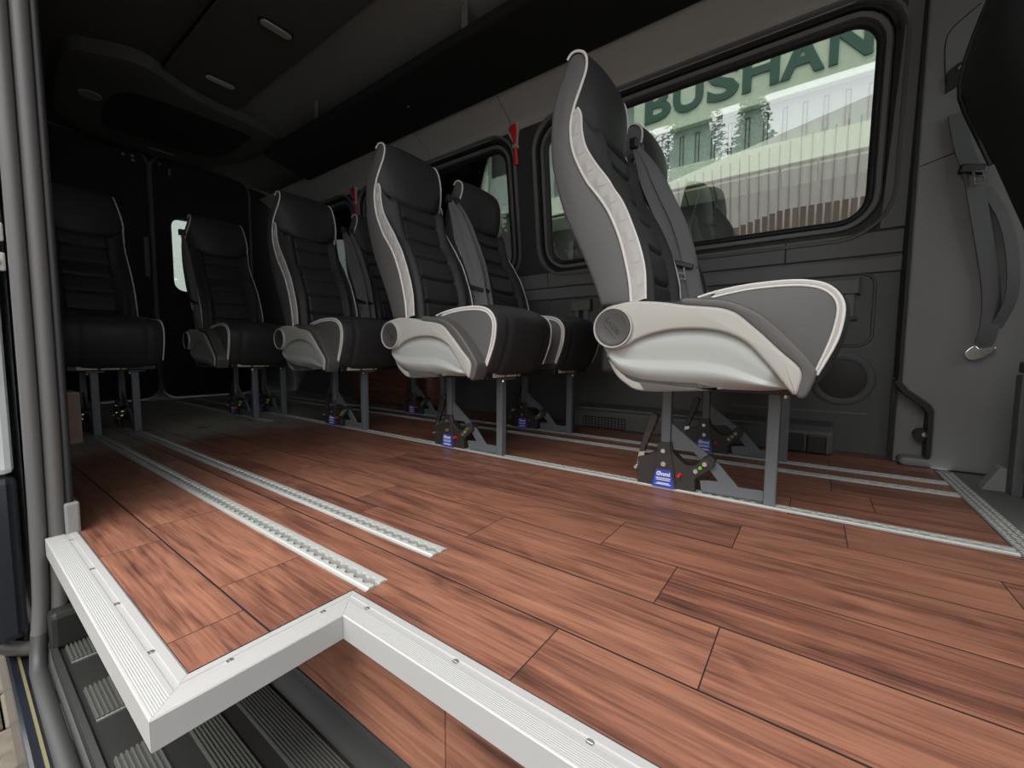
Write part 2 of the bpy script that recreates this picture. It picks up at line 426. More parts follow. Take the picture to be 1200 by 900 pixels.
def ring_loft(rect, prof, r):
    x0, z0, x1, z1 = rect; loops = []
    for off, dep in prof:
        loops.append([up(p[0], p[1], dep) for p in rrect(x0-off, z0-off, x1+off, z1+off, max(.02, r+off))])
    return MB().rings(loops, False, False)
for i, wr in enumerate(wins):
    fr = ring_loft(wr, [(.085, .001), (.083, -.012), (.074, -.014), (.068, -.004), (.062, .03), (.045, .034), (.042, .012), (.036, .006), (.022, .008), (.018, .02), (.014, .014), (.004, .016), (-.002, .03)], .085)
    wo_ = tag(fr.build('window_%d' % (i+1), M_FRAME, smooth=35), kind='structure')
    ring_loft(wr, [(.016, .0135), (.013, .0095), (.003, .0115), (-.004, .020), (-.004, .03)], .085).build('rubber_seal', M_RUB, wo_, smooth=50)
    ring_loft(wr, [(.064, .026), (.060, .0), (.046, .0), (.043, .030)], .085).build('outer_rubber_seal', M_RUB, wo_, smooth=50)
    x0, z0, x1, z1 = wr
    lp = rrect(x0-.004, z0-.004, x1+.004, z1+.004, .085)
    MB().rings([[up(p[0], p[1], .024) for p in lp], [up(p[0], p[1], .029) for p in lp]]).build('window_pane', M_GLASS, wo_)
# outer skin of the van round the windows keeps daylight out of the wall cavity
plate_holes([(XR, -.4), (.9, -.4), (.9, 2.0), (XR, 2.0)], [rrect(a-.03, b-.03, c+.03, d+.03, .1) for a, b, c, d in wins],
            lambda x, z: up(x, z, .055)).build('outer_skin', M_NAVY, wall_r, normals=False)
# pockets with clip brackets in the door card
def pocket(x0, z0, x1, z1, bx, n):
    lp = lambda o, y: [(p[0], y, p[1]) for p in rrect(x0-o, z0-o, x1+o, z1+o, .05+o)]
    pk = MB().rings([lp(0, YW), lp(-.003, YW-.006), lp(-.008, YW-.006), lp(-.011, YW-.001), lp(-.02, YW-.002)], False, True).build('wall_pocket', M_WALL, wall_r, smooth=40)
    for k in range(n):
        c = bx + k*.115
        MB().box((c, YW-.024, .615), (c+.11, YW-.001, .668)).box((c+.07, YW-.018, .53), (c+.10, YW-.001, .615)).box((c+.02, YW-.018, .53), (c+.04, YW-.001, .615)).build('clip_bracket', M_WALLU, pk, bevel=.002)
        MB().box((c+.1105, YW-.022, .61), (c+.118, YW-.001, .672)).box((c+.045, YW-.010, .54), (c+.065, YW-.001, .613)).box((c+.02, YW-.02, .515), (c+.11, YW-.001, .529)).build('bracket_gap', M_BLK, pk)
pocket(-.25, .41, .175, .695, .012, 1)
pocket(-1.27, .41, -.84, .695, -1.10, 1)
# round speaker and the raised line on the door card
sp_ = MB()
for (r0_, r1_, y) in ((.107, .104, 0),):
    pass
def ring_lathe(cx, cz, prof, n=40):
    lo = []
    for r, y in prof: lo.append([(cx+r*math.cos(2*PI*k/n), y, cz+r*math.sin(2*PI*k/n)) for k in range(n)])
    return lo
spk = thing('wall_speaker', 'round black speaker ring in the dark wall panel under the front window', 'speaker', (.088, YW, .285))
MB().rings(ring_lathe(0, 0, [(.104, 0), (.103, -.004), (.098, -.006), (.080, -.006), (.076, -.003), (.0755, 0)])).build('speaker_ring', M_WALL, spk, smooth=40)
MB().rings(ring_lathe(0, 0, [(.0755, 0), (.0755, -.002), (.05, -.004), (.01, -.005)])).build('speaker_grille', M_BLK, spk, smooth=60)
MB().bar((-.3, YW-.002, .152), (.17, YW-.002, .152), .006, .008).build('wall_bead', M_WALLU, wall_r, bevel=.002)

# ---- cove of grey headlining above the windows
for a, b in ((XR, -2.11), (-2.104, -1.452), (-1.446, .95)):
    y1, z1, y2, z2 = 1.978, 1.625, 1.815, 1.775
    MB().prism([(y1, z1), (1.972, 1.655), (1.955, 1.68), (y2, z2), (y2+.03, z2+.01), (y1+.05, z1+.01)], a, b, 'x').build('cove_panel', M_COVE, wall_r, smooth=40)

# ---- roof
ce = MB().box((XR-.08, .02, 1.93), (1.5, .80, 1.97)).box((XR-.08, .80, 1.905), (1.5, 1.20, 1.97))
ce.box((XR, .80, 1.90), (1.5, .81, 1.93))
ceiling = tag(ce.build('ceiling', M_ROOF, bevel=.008), kind='structure')
MB().prism([(1.195, 1.905), (1.22, 1.925), (1.98, 1.84), (1.98, 1.99), (1.195, 1.99)], XR-.08, 1.5, 'x').build('roof_side', M_ROOFS, ceiling, smooth=30)
MB().prism([(-.01, 1.90), (.11, 1.905), (.16, 1.925), (.30, 1.945), (.10, 1.99), (-.03, 1.99)], XR-.08, 1.5, 'x').build('door_header', M_ROOF, ceiling, smooth=30)

# ---- rear wall with two doors
wb = tag(MB().box((XR-.06, 0, 0), (XR-.03, 2.1, 1.99)).build('wall_rear', M_REAR), kind='structure')
wb.data.clear_geometry()
hole = rrect(1.15, .87, 1.62, 1.445, .07)
mbw = plate_holes([(.0, -.03), (2.12, -.03), (2.12, 1.99), (.0, 1.99)], [hole], lambda y, z: (XR-.05, y, z))
wb.data.from_pydata(mbw.v, [], mbw.f)
def door(y0, y1, name, wind):
    o_ = [rrect(y0, .02, y1, 1.885, .10)][0]
    mp = lambda d: (lambda y, z: (XR+d, y, z))
    hs = [rrect(1.15, .87, 1.62, 1.445, .07)] if wind else []
    p = plate_holes(o_, hs, mp(.0))
    d = tag(p.build(name, M_REAR, normals=False), kind='structure')
    loops = [[(XR+dd, q[0], q[1]) for q in rrect(y0-oo, .02-oo, y1+oo, 1.885+oo, .10+oo)] for oo, dd in ((-.004, 0), (0, .012), (.01, .014), (.014, 0))]
    MB().rings(loops, False, False).build('door_seal', M_WALL, d, smooth=50)
    if wind:
        loops = [[(XR+dd, q[0], q[1]) for q in rrect(1.15-oo, .87-oo, 1.62+oo, 1.445+oo, .07+oo)] for oo, dd in ((.02, 0), (.017, .008), (.004, .008), (0, -.05))]
        MB().rings(loops, False, False).build('window_rubber', M_RUB, d, smooth=50)
        lp = rrect(1.148, .868, 1.622, 1.447, .07)
        MB().rings([[(XR-.03, q[0], q[1]) for q in lp], [(XR-.034, q[0], q[1]) for q in lp]]).build('window_pane', M_GLASS, d)
    return d
d1 = door(.30, 1.018, 'door_1', False); d2 = door(1.040, 1.72, 'door_2', True)
MB().bar((XR+.014, 1.029, .02), (XR+.014, 1.029, 1.8), .012, .012).build('centre_seal', M_WALL, wb, bevel=.003)
for y, z in ((.884, 1.823), (.936, 1.831), (.936, 1.80), (1.096, 1.826), (1.153, 1.801), (1.153, 1.775)):
    MB().cyl((XR+.001, y, z), (XR+.012, y, z), .011, 10).build('door_screw', M_STEEL, wb)
MB().box((XR+.002, .97, .95), (XR+.02, 1.0, 1.25)).build('door_strip', M_VIN, d1, bevel=.003)
# floor edge strip along the rear doors
tag(MB().box((XR+.01, .3, 0), (XR+.035, 2.05, .006)).build('trim_3', M_ALU2), kind='structure')

# ---- left (door side) wall behind the opening
added_win = rrect(-3.98, .90, -2.72, 1.56, .09)  # unseen side window, added to brighten the rear rows
lo_ = [(XR-.06, -.35), (-1.33, -.35), (-1.33, 1.90), (XR-.06, 1.90)]
wall_l = tag(plate_holes(lo_, [added_win], lambda x, z: (x, .12, z)).build('wall_left', M_WALL, normals=False), kind='structure')
plate_holes(lo_, [added_win], lambda x, z: (x, .09, z)).build('outer_skin', M_SILV, wall_l, normals=False)
MB().rings([[(p[0], y, p[1]) for p in rrect(-3.98-o, .90-o, -2.72+o, 1.56+o, .09+o)] for o, y in ((.03, .121), (.028, .128), (.004, .128), (0, .120), (0, .088))], False, False).build('window_rubber', M_RUB, wall_l, smooth=50)  # rim and pane of the added window
MB().rings([[(p[0], y, p[1]) for p in added_win] for y in (.104, .108)]).build('window_pane', M_GLASS, wall_l)  # pane of the added unseen window
MB().box((-1.45, .10, -.02), (-1.33, .150, 1.90)).build('pillar_trim', M_WALL, wall_l, bevel=.01)
MB().box((-1.32, .135, -.02), (-1.235, .158, .065)).build('pillar_foot', M_PIL, wall_l, bevel=.004)
MB().box((-1.44, .095, -.34), (-1.272, .150, 1.86)).build('pillar_edge', M_PIL, wall_l, bevel=.008)

# ---- front pillar cover
pc = [(.245, 1.75), (.245, .285), (.262, .262), (.318, .215), (.330, .195), (.331, .038), (.325, .028), (.262, .028), (.250, .012), (.262, 0), (.80, 0), (.80, 1.75)]
wall_f = tag(MB().prism(pc, 1.945, YW+.02).build('wall_front', M_PIL, bevel=.010, seg=3, smooth=40), kind='structure')
MB().box((.238, 1.962, .275), (.246, YW, 1.7)).build('door_gap_seal', M_RUB, wall_f)
MB().box((.235, 2.02, 0), (.34, YW, .30)).build('recess_panel', M_PIL, wall_f)
MB().box((.236, 2.0, 0), (.243, YW, .30)).build('recess_seal', M_RUB, wall_f)
rp_ = [(.240,.300),(.262,.265),(.318,.216),(.331,.196),(.332,.034)]
MB().prism(rp_+[(x-.013, z-.012 if k < 4 else z) for k, (x, z) in enumerate(rp_)][::-1], 1.950, 2.02).build('recess_lining', M_RUB, wall_f)
MB().cyl((.312, 1.985, .105), (.312, 2.02, .105), .022, 16).build('recess_latch', M_BLK, wall_f, smooth=40)
MB().cyl((.318, 1.980, .108), (.318, 1.986, .108), .008, 12).build('latch_screw', M_STEEL, wall_f)
MB().bar((.250, 1.9448, 1.003), (.345, 1.9448, 1.03), .001, .004).build('pillar_seam', M_BLK, wall_f)
MB().tube(spline([(.296, 1.9445, 1.24), (.288, 1.9445, 1.36), (.30, 1.9445, 1.41), (.36, 1.9445, 1.46)], 14), .0018, 5).build('pillar_seam', M_BLK, wall_f)

# ---- cab shell ahead of the frame: front door with window on the doorway side, windscreen bulkhead
cab = plate_holes([(.50, -.30), (1.62, -.30), (1.62, 1.95), (.50, 1.95)], [rrect(.62, .72, 1.45, 1.42, .08)], lambda x, z: (x, .05, z)).build('wall_cab', M_WALL, normals=False)
tag(cab, kind='structure')
plate_holes([(.05, -.1), (2.12, -.1), (2.12, 1.97), (.05, 1.97)], [rrect(.22, .80, 1.95, 1.60, .10)], lambda y, z: (1.62, y, z)).build('windscreen_frame', M_WALL, cab, normals=False)
plate_holes([(.80, -.1), (1.62, -.1), (1.62, 1.97), (.80, 1.97)], [rrect(.90, .80, 1.5, 1.50, .08)], lambda x, z: (x, YW, z)).build('far_door_panel', M_WALL, cab, normals=False)

# ---- cab floor, threshold strip
tag(MB().box((XF+.04, .20, -.03), (1.6, YW+.02, -.003)).build('floor_cab', M_MATG), kind='structure')
th = thing('threshold_strip', 'wide studded aluminium strip across the front end of the wooden floor', 'floor strip', (XF, 0, 0))
MB().box((.0, .36, -.003), (.042, 1.912, .003)).build('strip_plate', M_ALUD, th, bevel=.001)
st = MB()
for k in range(118):
    for j in range(3):
        y = .38+k*.0128+(j % 2)*.0064; x = .008+j*.013
        s_ = 1 if (k+j) % 2 else -1
        st.bar((x-.0035, y-.003*s_, .0035), (x+.0035, y+.003*s_, .0035), .0032, .0018)
st.build('strip_studs', M_ALU2, th)['kind'] = 'stuff'
MB().box((.40, 1.905, -.003), (.50, 1.925, .004)).build('sill_plate', M_PIL, th, bevel=.001)

# ================================================================== STEP, EDGING, OUTSIDE OF THE DOORWAY
ed = thing('step_edging', 'stepped aluminium edging with screws round the wooden floor at the doorway', 'edging', (0, 0, 0))
prof = [(0,-.033),(0,.001),(.0012,.0026)]
for k in range(8): prof += [(.003+k*.0024, .0028), (.0042+k*.0024, .00255)]
prof += [(.0225,.0028),(.0275,.0026),(.0282,.0012),(.0345,.0012),(.0352,.0026),(.0445,.0026),(.047,.0006),(.047,-.001),(.002,-.001),(.002,-.033)]
def sect(p0, p1): return MB().rings([[p0(d, z) for d, z in prof], [p1(d, z) for d, z in prof]])
sect(lambda d, z: (-1.238, .106+d, z), lambda d, z: (-.533-d-.0002, .106+d, z)).build('edging_section', M_ALU, ed)
sect(lambda d, z: (-.533-d, .106+d+.0002, z), lambda d, z: (-.533-d, .322+d-.0002, z)).build('edging_section', M_ALU, ed)
sect(lambda d, z: (-.533-d+.0002, .322+d, z), lambda d, z: (.42, .322+d, z)).build('edging_section', M_ALU, ed)
for x, y in ((-1.19,.137),(-1.0,.137),(-.83,.137),(-.66,.137),(-.564,.19),(-.564,.31),(-.52,.353),(-.34,.353),(-.16,.353),(.02,.353),(.2,.353)):
    MB().cyl((x, y, .0008), (x, y, .0022), .0042, 12).bar((x-.003, y, .0022), (x+.003, y, .0022), .0012, .0006).build('edging_screw', M_STEEL, ed)

sp = thing('entry_step', 'black plastic entry step with ribbed tread strips below the aluminium edging', 'step', (0, 0, -.22))
MB().box((-1.245, .100, -.05), (.5, .37, 0)).build('step_base', M_STEP, sp, bevel=.006)
MB().prism([(.3505, .036), (.346, .036), (.341, .028), (.334, .010), (.322, 0.0), (.3505, 0)], -1.24, .5, 'x').build('step_kick', M_STEP, sp, smooth=50)
MB().prism([(.100, 0), (.100, .006), (.108, .008), (.112, .0)], -1.24, .5, 'x').build('step_lip', M_STEP, sp)
def ribs(x0, x1, y0, y1, n, name='tread_strip'):
    m_ = MB(); dy = (y1-y0)/n
    m_.box((x0, y0, 0), (x1, y1, .0016))
    for k in range(n): m_.box((x0, y0+k*dy+dy*.15, .0014), (x1, y0+k*dy+dy*.62, .0055))
    return m_.build(name, M_STEPR, sp)
ribs(-1.12, .45, .266, .316, 11); ribs(-1.12, .45, .200, .242, 9)
for k in range(7):
    pd = ribs(-1.235+k*.215, -1.235+k*.215+.105, .118, .166, 8, 'tread_pad')
    MB().box((-1.130+k*.215, .118, 0), (-1.127+k*.215, .166, .003)).build('pad_edge', M_ALUD, pd)
MB().box((-1.245, .10, -.002), (-1.20, .34, .075)).build('step_end_wall', M_STEP, sp, bevel=.01)
MB().cyl((-1.199, .19, .035), (-1.185, .19, .035), .009, 12).build('step_bolt', M_STEEL, sp)

ws = thing('door_weather_strip', 'twin grey rubber weather strip running down the rear pillar of the doorway', 'seal', (-1.25, 0, 0))
for y, r, m_ in ((.101, .0125, M_SEAL), (.127, .0135, M_SEAL), (.146, .007, M_RUB)):
    pth = spline([(.0, y, 1.84), (.0, y, 1.0), (0, y, .3), (.0, y-.004, -.08), (.008, y-.012, -.19), (.035, y-.018, -.235), (.10, y-.02, -.247), (.5, y-.02, -.25), (1.7, y-.02, -.25)], 110)
    k_ = next(i for i, p in enumerate(pth) if p.z < -.16)
    MB().tube(pth[:k_+1], r, 12).build('seal_tube', m_, ws, smooth=70)
    MB().tube(pth[k_:], r, 12).build('sill_seal', M_SEAL_SHADE, ws, smooth=70)  # lower run of the same seal, with the shade painted in
MB().box((-.022, .09, -.2), (-.008, .145, 1.84)).build('seal_backing', M_RUB, ws)

sill = thing('door_sill', 'dark navy painted door sill with a yellow sealant line', 'sill', (0, 0, 0))
MB().box((-2.6, .046, -.42), (.5, .088, -.262)).build('sill_panel', M_NAVY, sill, bevel=.006)
MB().box((-2.6, .062, -.262), (.5, .066, -.259)).build('sealant_line', M_YEL, sill)

sd_ = thing('sliding_door', 'open silver sliding door edge with two bolted hinge plates at the left', 'door', (-1.30, 0, 0))
MB().box((-1.2, -.05, .13), (0, .078, 1.82)).build('door_panel', M_SILV, sd_, bevel=.012)
MB().box((-1.2, -.06, -.215), (.004, .080, .128)).build('lower_door_trim', M_NAVY, sd_, bevel=.015)
for z in (.535, .592):
    hp = MB().box((.001, .045, z), (.012, .0885, z+.036)).build('hinge_plate', M_ARM, sd_, bevel=.003)
    MB().cyl((.012, .073, z+.018), (.017, .073, z+.018), .009, 6).build('hinge_bolt', M_STEEL, hp)
MB().box((-.3, .075, .72), (.003, .086, .80)).build('door_latch', M_BLK, sd_, bevel=.004)
MB().tube(spline([(-.25, .03, -.245), (-.10, .045, -.258), (.03, .09, -.232), (.09, .125, -.205)], 20), .014, 10).build('roller_arm', M_BRONZE, sd_, smooth=60)

gr = tag(MB().box((-20, -22, -.80), (8, .6, -.745)).build('floor_paving', M_GRND), kind='structure')
for ix in range(7):
    for iy in range(6):
        x = -2.55+ix*.205; y = -.42+iy*.105+(0 if ix % 2 else .05)
        o = MB().box((-.1, -.05, -.02), (.1, .05, .028)).build('paver', M_PAVE, gr, bevel=.006, seg=1); o.location = (x, y, -.728+random.uniform(-.003, .003))

# ================================================================== FLOOR RAILS
RAILS = [(.400, -4.15, -.56, 'aluminium seat rail nearest the doorway, ending on open floor by the step corner'),
         (.538, -4.15, -.56, 'second aluminium seat rail from the doorway, ending on open floor'),
         (1.050, -4.15, -2.40, 'short aluminium seat rail under the rearmost right seat'),
         (1.207, -4.15, .334, 'long aluminium seat rail carrying the aisle side seat legs'),
         (1.612, -4.15, .334, 'inner of the two aluminium seat rails beside the window wall'),
         (1.742, -4.15, .334, 'aluminium seat rail closest to the window wall')]
def rail(y, x0, x1, label):
    t = thing('seat_rail', label, 'rail', (0, y, 0), 'floor seat rails')
    hw, z0, z1 = .0215, .0002, .0042
    MB().box((x0, -.0115, z0), (x1, .0115, .0008)).build('rail_slot', M_ALUD, t)
    pitch = .0254; n = int((x1-x0)/pitch)
    for s_ in (-1, 1):
        m_ = MB(); inner = []
        for k in range(n):
            xa = x0+k*pitch
            inner.append((xa, .0052)); inner.append((xa+.004, .0052))
            for j in range(1, 4):
                a = PI*j/4; inner.append((xa+.0127-.0085*math.cos(a), .0052+.0058*math.sin(a)))
            inner.append((xa+.0214, .0052))
        inner.append((x1, .0052))
        vs_ = []; fs_ = []
        for (x, yy) in inner:
            vs_ += [(x, s_*yy, z0+.0006), (x, s_*yy, z1), (x, s_*.0155, z1), (x, s_*.0175, .0022), (x, s_*hw, .0018), (x, s_*hw, z0)]
        for k in range(len(inner)-1):
            for j in range(5): fs_.append((k*6+j, (k+1)*6+j, (k+1)*6+j+1, k*6+j+1))
        e = len(inner)-1; fs_.append((0,1,2,3,4,5)); fs_.append(tuple(e*6+j for j in range(5, -1, -1)))
        m_.add(vs_, fs_).build('rail_lip', M_ALU2, t, normals=True)
    return t
for r_ in RAILS: rail(*r_)

# ================================================================== SEATS
W = .335
E_OUT = [(-.296,.505),(-.302,.561),(-.315,.619),(-.334,.681),(-.366,.750),(-.407,.808),(-.419,.823),(-.445,.869),(-.466,.918),(-.474,.960),(-.474,.999),(-.463,1.039),(-.449,1.073),(-.435,1.110),(-.433,1.139),(-.441,1.159),(-.458,1.171),(-.478,1.173),(-.492,1.160)]
E_REAR = [(-.492,1.160),(-.513,1.115),(-.534,1.056),(-.541,.979),(-.537,.910),(-.520,.837),(-.495,.763),(-.454,.677),(-.420,.606),(-.396,.548),(-.381,.505)]
E_IN = [(-.458,1.030),(-.447,1.010),(-.444,.968),(-.431,.921),(-.401,.871),(-.367,.824),(-.353,.800),(-.325,.756),(-.297,.691),(-.278,.637),(-.266,.584),(-.262,.516),(-.262,.47)]
CUSH = [(-.30,.322),(-.32,.40),(-.315,.470),(-.24,.498),(-.14,.509),(-.102,.519),(-.04,.528),(.036,.530),(.082,.522),(.108,.505),(.122,.478),(.122,.444),(.113,.402),(.090,.345),(.062,.318),(-.05,.314)]
PIPE_C = [(-.14,.509),(-.102,.519),(-.04,.528),(.036,.530),(.082,.522),(.108,.505),(.122,.478),(.122,.444),(.113,.402),(.087,.340)]

def wv(v, p=4.): return 1-abs(2*v-1)**p

def taper(mb):
    """the backrest narrows and leans back a little above the shoulders"""
    o = []
    for x, y, z in mb.v:
        t = min(1, max(0, (z-1.03)/.15)); t = t*t*(3-2*t)
        o.append((x-.014*t, W/2+(y-W/2)*(1-.20*t), z+.023*t))
    mb.v = o
    return mb
def build_back(root, belts):
    out = [tuple(p) for p in spline(E_OUT, 40)]; rear = [tuple(p) for p in spline(E_REAR, 26)]
    poly = out + rear[1:]
    loops = []
    for y, d in ((0, .012), (.003, .004), (.010, 0.), (W-.010, 0.), (W-.003, .004), (W, .012)):
        q = inset(poly, d) if d else poly
        loops.append([(p[0], y, p[1]) for p in q])
    sh = taper(MB().rings(loops)).build('backrest', M_VIN, root, smooth=45)
    # headrest cushion
    e = [(-.482,1.171),(-.470,1.174),(-.456,1.171),(-.441,1.159),(-.433,1.139),(-.435,1.110),(-.449,1.073),(-.463,1.039),(-.468,1.018)]
    c = [(-.486,1.172),(-.468,1.180),(-.446,1.177),(-.428,1.163),(-.414,1.125),(-.410,1.07),(-.410,1.01),(-.412,.975),(-.424,.962)]
    es, cs = spline(e, 30), spline(c, 30)
    def hf(u, v):
        i = u*29; k = min(28, int(i)); f = i-k
        a = es[k].lerp(es[k+1], f); b = cs[k].lerp(cs[k+1], f)
        q = a.lerp(b, wv(v, 2.4)); 
        wr = .0016*math.sin(v*70+math.sin(u*9)*1.5)*max(0, (u-.6)/.4)*wv(v, 4)
        return (q.x+wr, .003+v*(W-.006), q.y)
    taper(MB().grid(hf, 30, 34)).build('headrest', M_LEA, sh, smooth=60)
    # ribbed back cushion with bolsters
    es2 = spline(E_IN, 70)
    cc = [(-.430,.970),(-.418,.958),(-.412,.935),(-.404,.900),(-.392,.862),(-.375,.818),(-.345,.775),(-.318,.72),(-.297,.665),(-.283,.61),(-.276,.56),(-.272,.51),(-.272,.47)]
    cs2 = spline(cc, 70)
    g_ = [.13, .29, .45, .62, .80]
    def bf(u, v):
        i = u*69; k = min(68, int(i)); f = i-k
        a = es2[k].lerp(es2[k+1], f); b = cs2[k].lerp(cs2[k+1], f)
        s_ = min(1, min(v, 1-v)/.07)
        q = a.lerp(b, s_**.7)
        t = (es2[min(69, k+1)]-es2[k]).normalized(); n_ = Vector((-t.y, t.x))
        bol = math.exp(-((min(v, 1-v)-.13)/.055)**2)*.020
        dv = abs(v-.5)
        off = bol
        off -= .010*math.exp(-((dv-.285)/.012)**2)
        if dv < .285:
            for gg in g_:
                gc = gg - .10*(.285-dv)*0
                x_ = (u-gc-.025*wv(v, 2)+.02)/.010
                off -= .012*math.exp(-x_*x_)
            off += .003
        return (q.x+n_.x*off, .006+v*(W-.012), q.y+n_.y*off)
    taper(MB().grid(bf, 110, 60)).build('back_cushion', M_LEA2, sh, smooth=60)
    # silver gussets and white piping on both sides
    for sd_y, sg in ((.0, -1), (W, 1)):
        o1 = spline([(-.470,1.018)]+E_OUT[::-1][8:], 60); i1 = spline(E_IN[:-1], 60)
        def gf(u, v):
            k = min(59, int(u*59+.5)); q = o1[k].lerp(i1[k], v)
            wr = .0022*math.sin(u*60+v*5)*math.sin(PI*v)
            pf = (.004*math.sin(PI*v)+wr)
            return (q.x, sd_y+sg*(.0005+pf) - sg*.004*v, q.y)
        taper(MB().grid(gf, 80, 9)).build('gusset', M_GUS, sh, smooth=60)
        taper(MB().tube([(p.x, sd_y+sg*.0015, p.y) for p in spline(E_OUT, 90)], .0038, 8)).build('piping', M_PIPE, sh, smooth=80)
        taper(MB().tube([(p.x, sd_y-sg*.004, p.y) for p in i1], .0028, 8)).build('piping', M_PIPE, sh, smooth=80)
    return sh

def build_cushion(root):
    base = [tuple(p) for p in spline(CUSH, 72, True)]
    nv = 34; vsn = []
    def ring(v):
        infl = -.016*wv(v, 3.0)+.0
        for c in (.17, .83): infl += .007*math.exp(-((v-c)/.016)**2)
        edge = .010*max(0, 1-min(v, 1-v)/.02)**2
        q = inset(base, infl+edge)
        return [(p[0], v*W, p[1]) for p in q]
    vs_ = [0, .004, .012, .025]+[.05+.9*k/(nv-1) for k in range(nv)]+[.975, .988, .996, 1]
    cu = MB().rings([ring(v) for v in vs_]).build('seat_cushion', M_LEA, root, smooth=60)
    side = [(-.14,.505)]+[(p[0], p[1]-.004) for p in PIPE_C[1:5]]+[(p[0]-.006, p[1]-.002) for p in PIPE_C[5:]]+[(.05,.335),(-.12,.33)]
    side = [tuple(p) for p in spline(side, 50, True)]
    for yy, sg in ((0, -1), (W, 1)):
        puff(inset(side, .004), yy-sg*.002, yy+sg*.004, .004, 3).build('cushion_side', M_VIN, cu, smooth=50)
        a = [(p.x, yy+sg*.0015, p.y) for p in spline(PIPE_C, 50)]
        MB().tube(a, .0032, 8).build('piping', M_PIPE, cu, smooth=80)
        pin = [(-.11,.507),(-.04,.5185),(.034,.5205),(.078,.5135),(.102,.498),(.1135,.475),(.1125,.444),(.1035,.402),(.084,.345)]
        a = [(p.x, yy+sg*.004, p.y) for p in spline(pin, 50)]
        MB().tube(a, .0026, 8).build('piping', M_PIPE, cu, smooth=80)
        s1, s2 = spline(PIPE_C[1:], 40), spline(pin, 40)
        MB().grid(lambda u, v: (lambda q: (q.x, yy+sg*(.0025+.002*math.sin(PI*v)), q.y))(s1[min(39, int(u*39+.5))].lerp(s2[min(39, int(u*39+.5))], v)), 40, 5).build('gusset', M_GUS, cu, smooth=60)
    bf = MB().box((-.28, .02, .294), (.070, W-.02, .322)).build('base_frame', M_BLK, root, bevel=.004)
    MB().box((.0702, .05, .298), (.0712, .115, .314)).build('paper_tag', M_TAG, bf)
    MB().box((.0702, .125, .298), (.0712, .185, .314)).build('paper_tag', M_TAG, bf)
    MB().cyl((.0702, .20, .306), (.0714, .20, .306), .009, 14).build('green_dot', M_GREEN, bf)
    return cu

def build_shell(root):
    lo_ = spline([(-.366,.405),(-.350,.376),(-.326,.336),(-.296,.318),(-.252,.306),(-.18,.302),(-.111,.303),(-.007,.304),(.048,.310)], 60)
    up_ = spline([(-.366,.405),(-.345,.410),(-.31,.412),(-.275,.418),(-.225,.435),(-.165,.443),(-.095,.440),(-.04,.416),(.0,.372),(.048,.312)], 60)
    def sf(u, v):
        i = min(58, int(u*59)); f = u*59-i
        q = lo_[i].lerp(lo_[i+1], f).lerp(up_[i].lerp(up_[i+1], f), v)
        if v < .30: d = .012+.030*math.sin(PI/2*v/.30)
        else: d = .042-.006*math.sin(PI*min(1, (v-.30)/.35)*.5)+.005*math.sin(PI*max(0, v-.45)/.55)
        d *= min(1, .35+6*u, .35+6*(1-u))
        return (q.x, -d, q.y)
    sh = MB().grid(sf, 70, 46).build('side_shell', M_SHL, root, smooth=50)
    und = [(-.350,.380),(-.327,.332),(-.298,.306),(-.255,.290),(-.12,.298),(-.08,.306),(-.18,.308),(-.252,.314),(-.296,.330)]
    puff([tuple(p) for p in spline(und, 50, True)], -.004, -.026, .006, 3).build('shell_underside', M_ARM, sh, smooth=50)
    tray = [(-.262,.312),(-.200,.307),(-.12,.302),(-.14,.297),(-.250,.293)]
    MB().prism(tray, -.010, -.0275).build('shell_recess', M_EDGE, sh, bevel=.001)
    arm = [(-.372,.443),(-.362,.475),(-.340,.494),(-.31,.501),(-.275,.505),(-.215,.500),(-.157,.489),(-.07,.474),(-.021,.436),(.026,.388),(.062,.350),(.060,.312),(.056,.301),(.049,.304),(.005,.362),(-.038,.408),(-.093,.431),(-.164,.436),(-.221,.428),(-.262,.414),(-.285,.400),(-.318,.391),(-.352,.403)]
    puff([tuple(p) for p in spline(arm, 100, True)], -.001, -.055, .0065, 4).build('arm_rest', M_ARM, sh, smooth=50)
    edge = [(-.161,.505),(-.10,.499),(-.062,.491),(-.009,.462),(.043,.409),(.081,.359),(.086,.338),(.072,.298),(.058,.296),(.054,.306),(.061,.350),(.025,.387),(-.022,.435),(-.071,.473),(-.160,.489)]
    puff([tuple(p) for p in spline(edge, 80, True)], .004, -.050, .006, 3).build('arm_edge', M_EDGE, sh, smooth=50)
    cx, cz = -.320, .443
    MB().rings(ring_lathe(cx, cz, [(.050,-.001),(.050,-.060),(.0485,-.063),(.046,-.063),(.0445,-.060),(.0445,-.05)], 40), True, True).build('hub_ring', M_ARM, sh, smooth=40)
    MB().rings(ring_lathe(cx, cz, [(.0435,-.05),(.0435,-.060),(.042,-.0615),(.036,-.0615),(.034,-.0605),(.01,-.0605)], 40)).build('hub_cap', M_DISC, sh, smooth=40)
    text_mesh('hub_lettering', 'LASERI', .017, M_ENG, sh, face_negy(cx, -.0608, cz+.003, -.86))
    MB().bar((cx-.024, -.0609, cz+.010), (cx+.008, -.0609, cz-.027), .0006, .0012).build('hub_line', M_ENG, sh)
    MB().prism([(-.215,.408),(-.212,.425),(-.165,.412),(-.168,.395)], -.036, -.0392).build('shell_plate', M_SHL, sh, bevel=.001)
    return sh

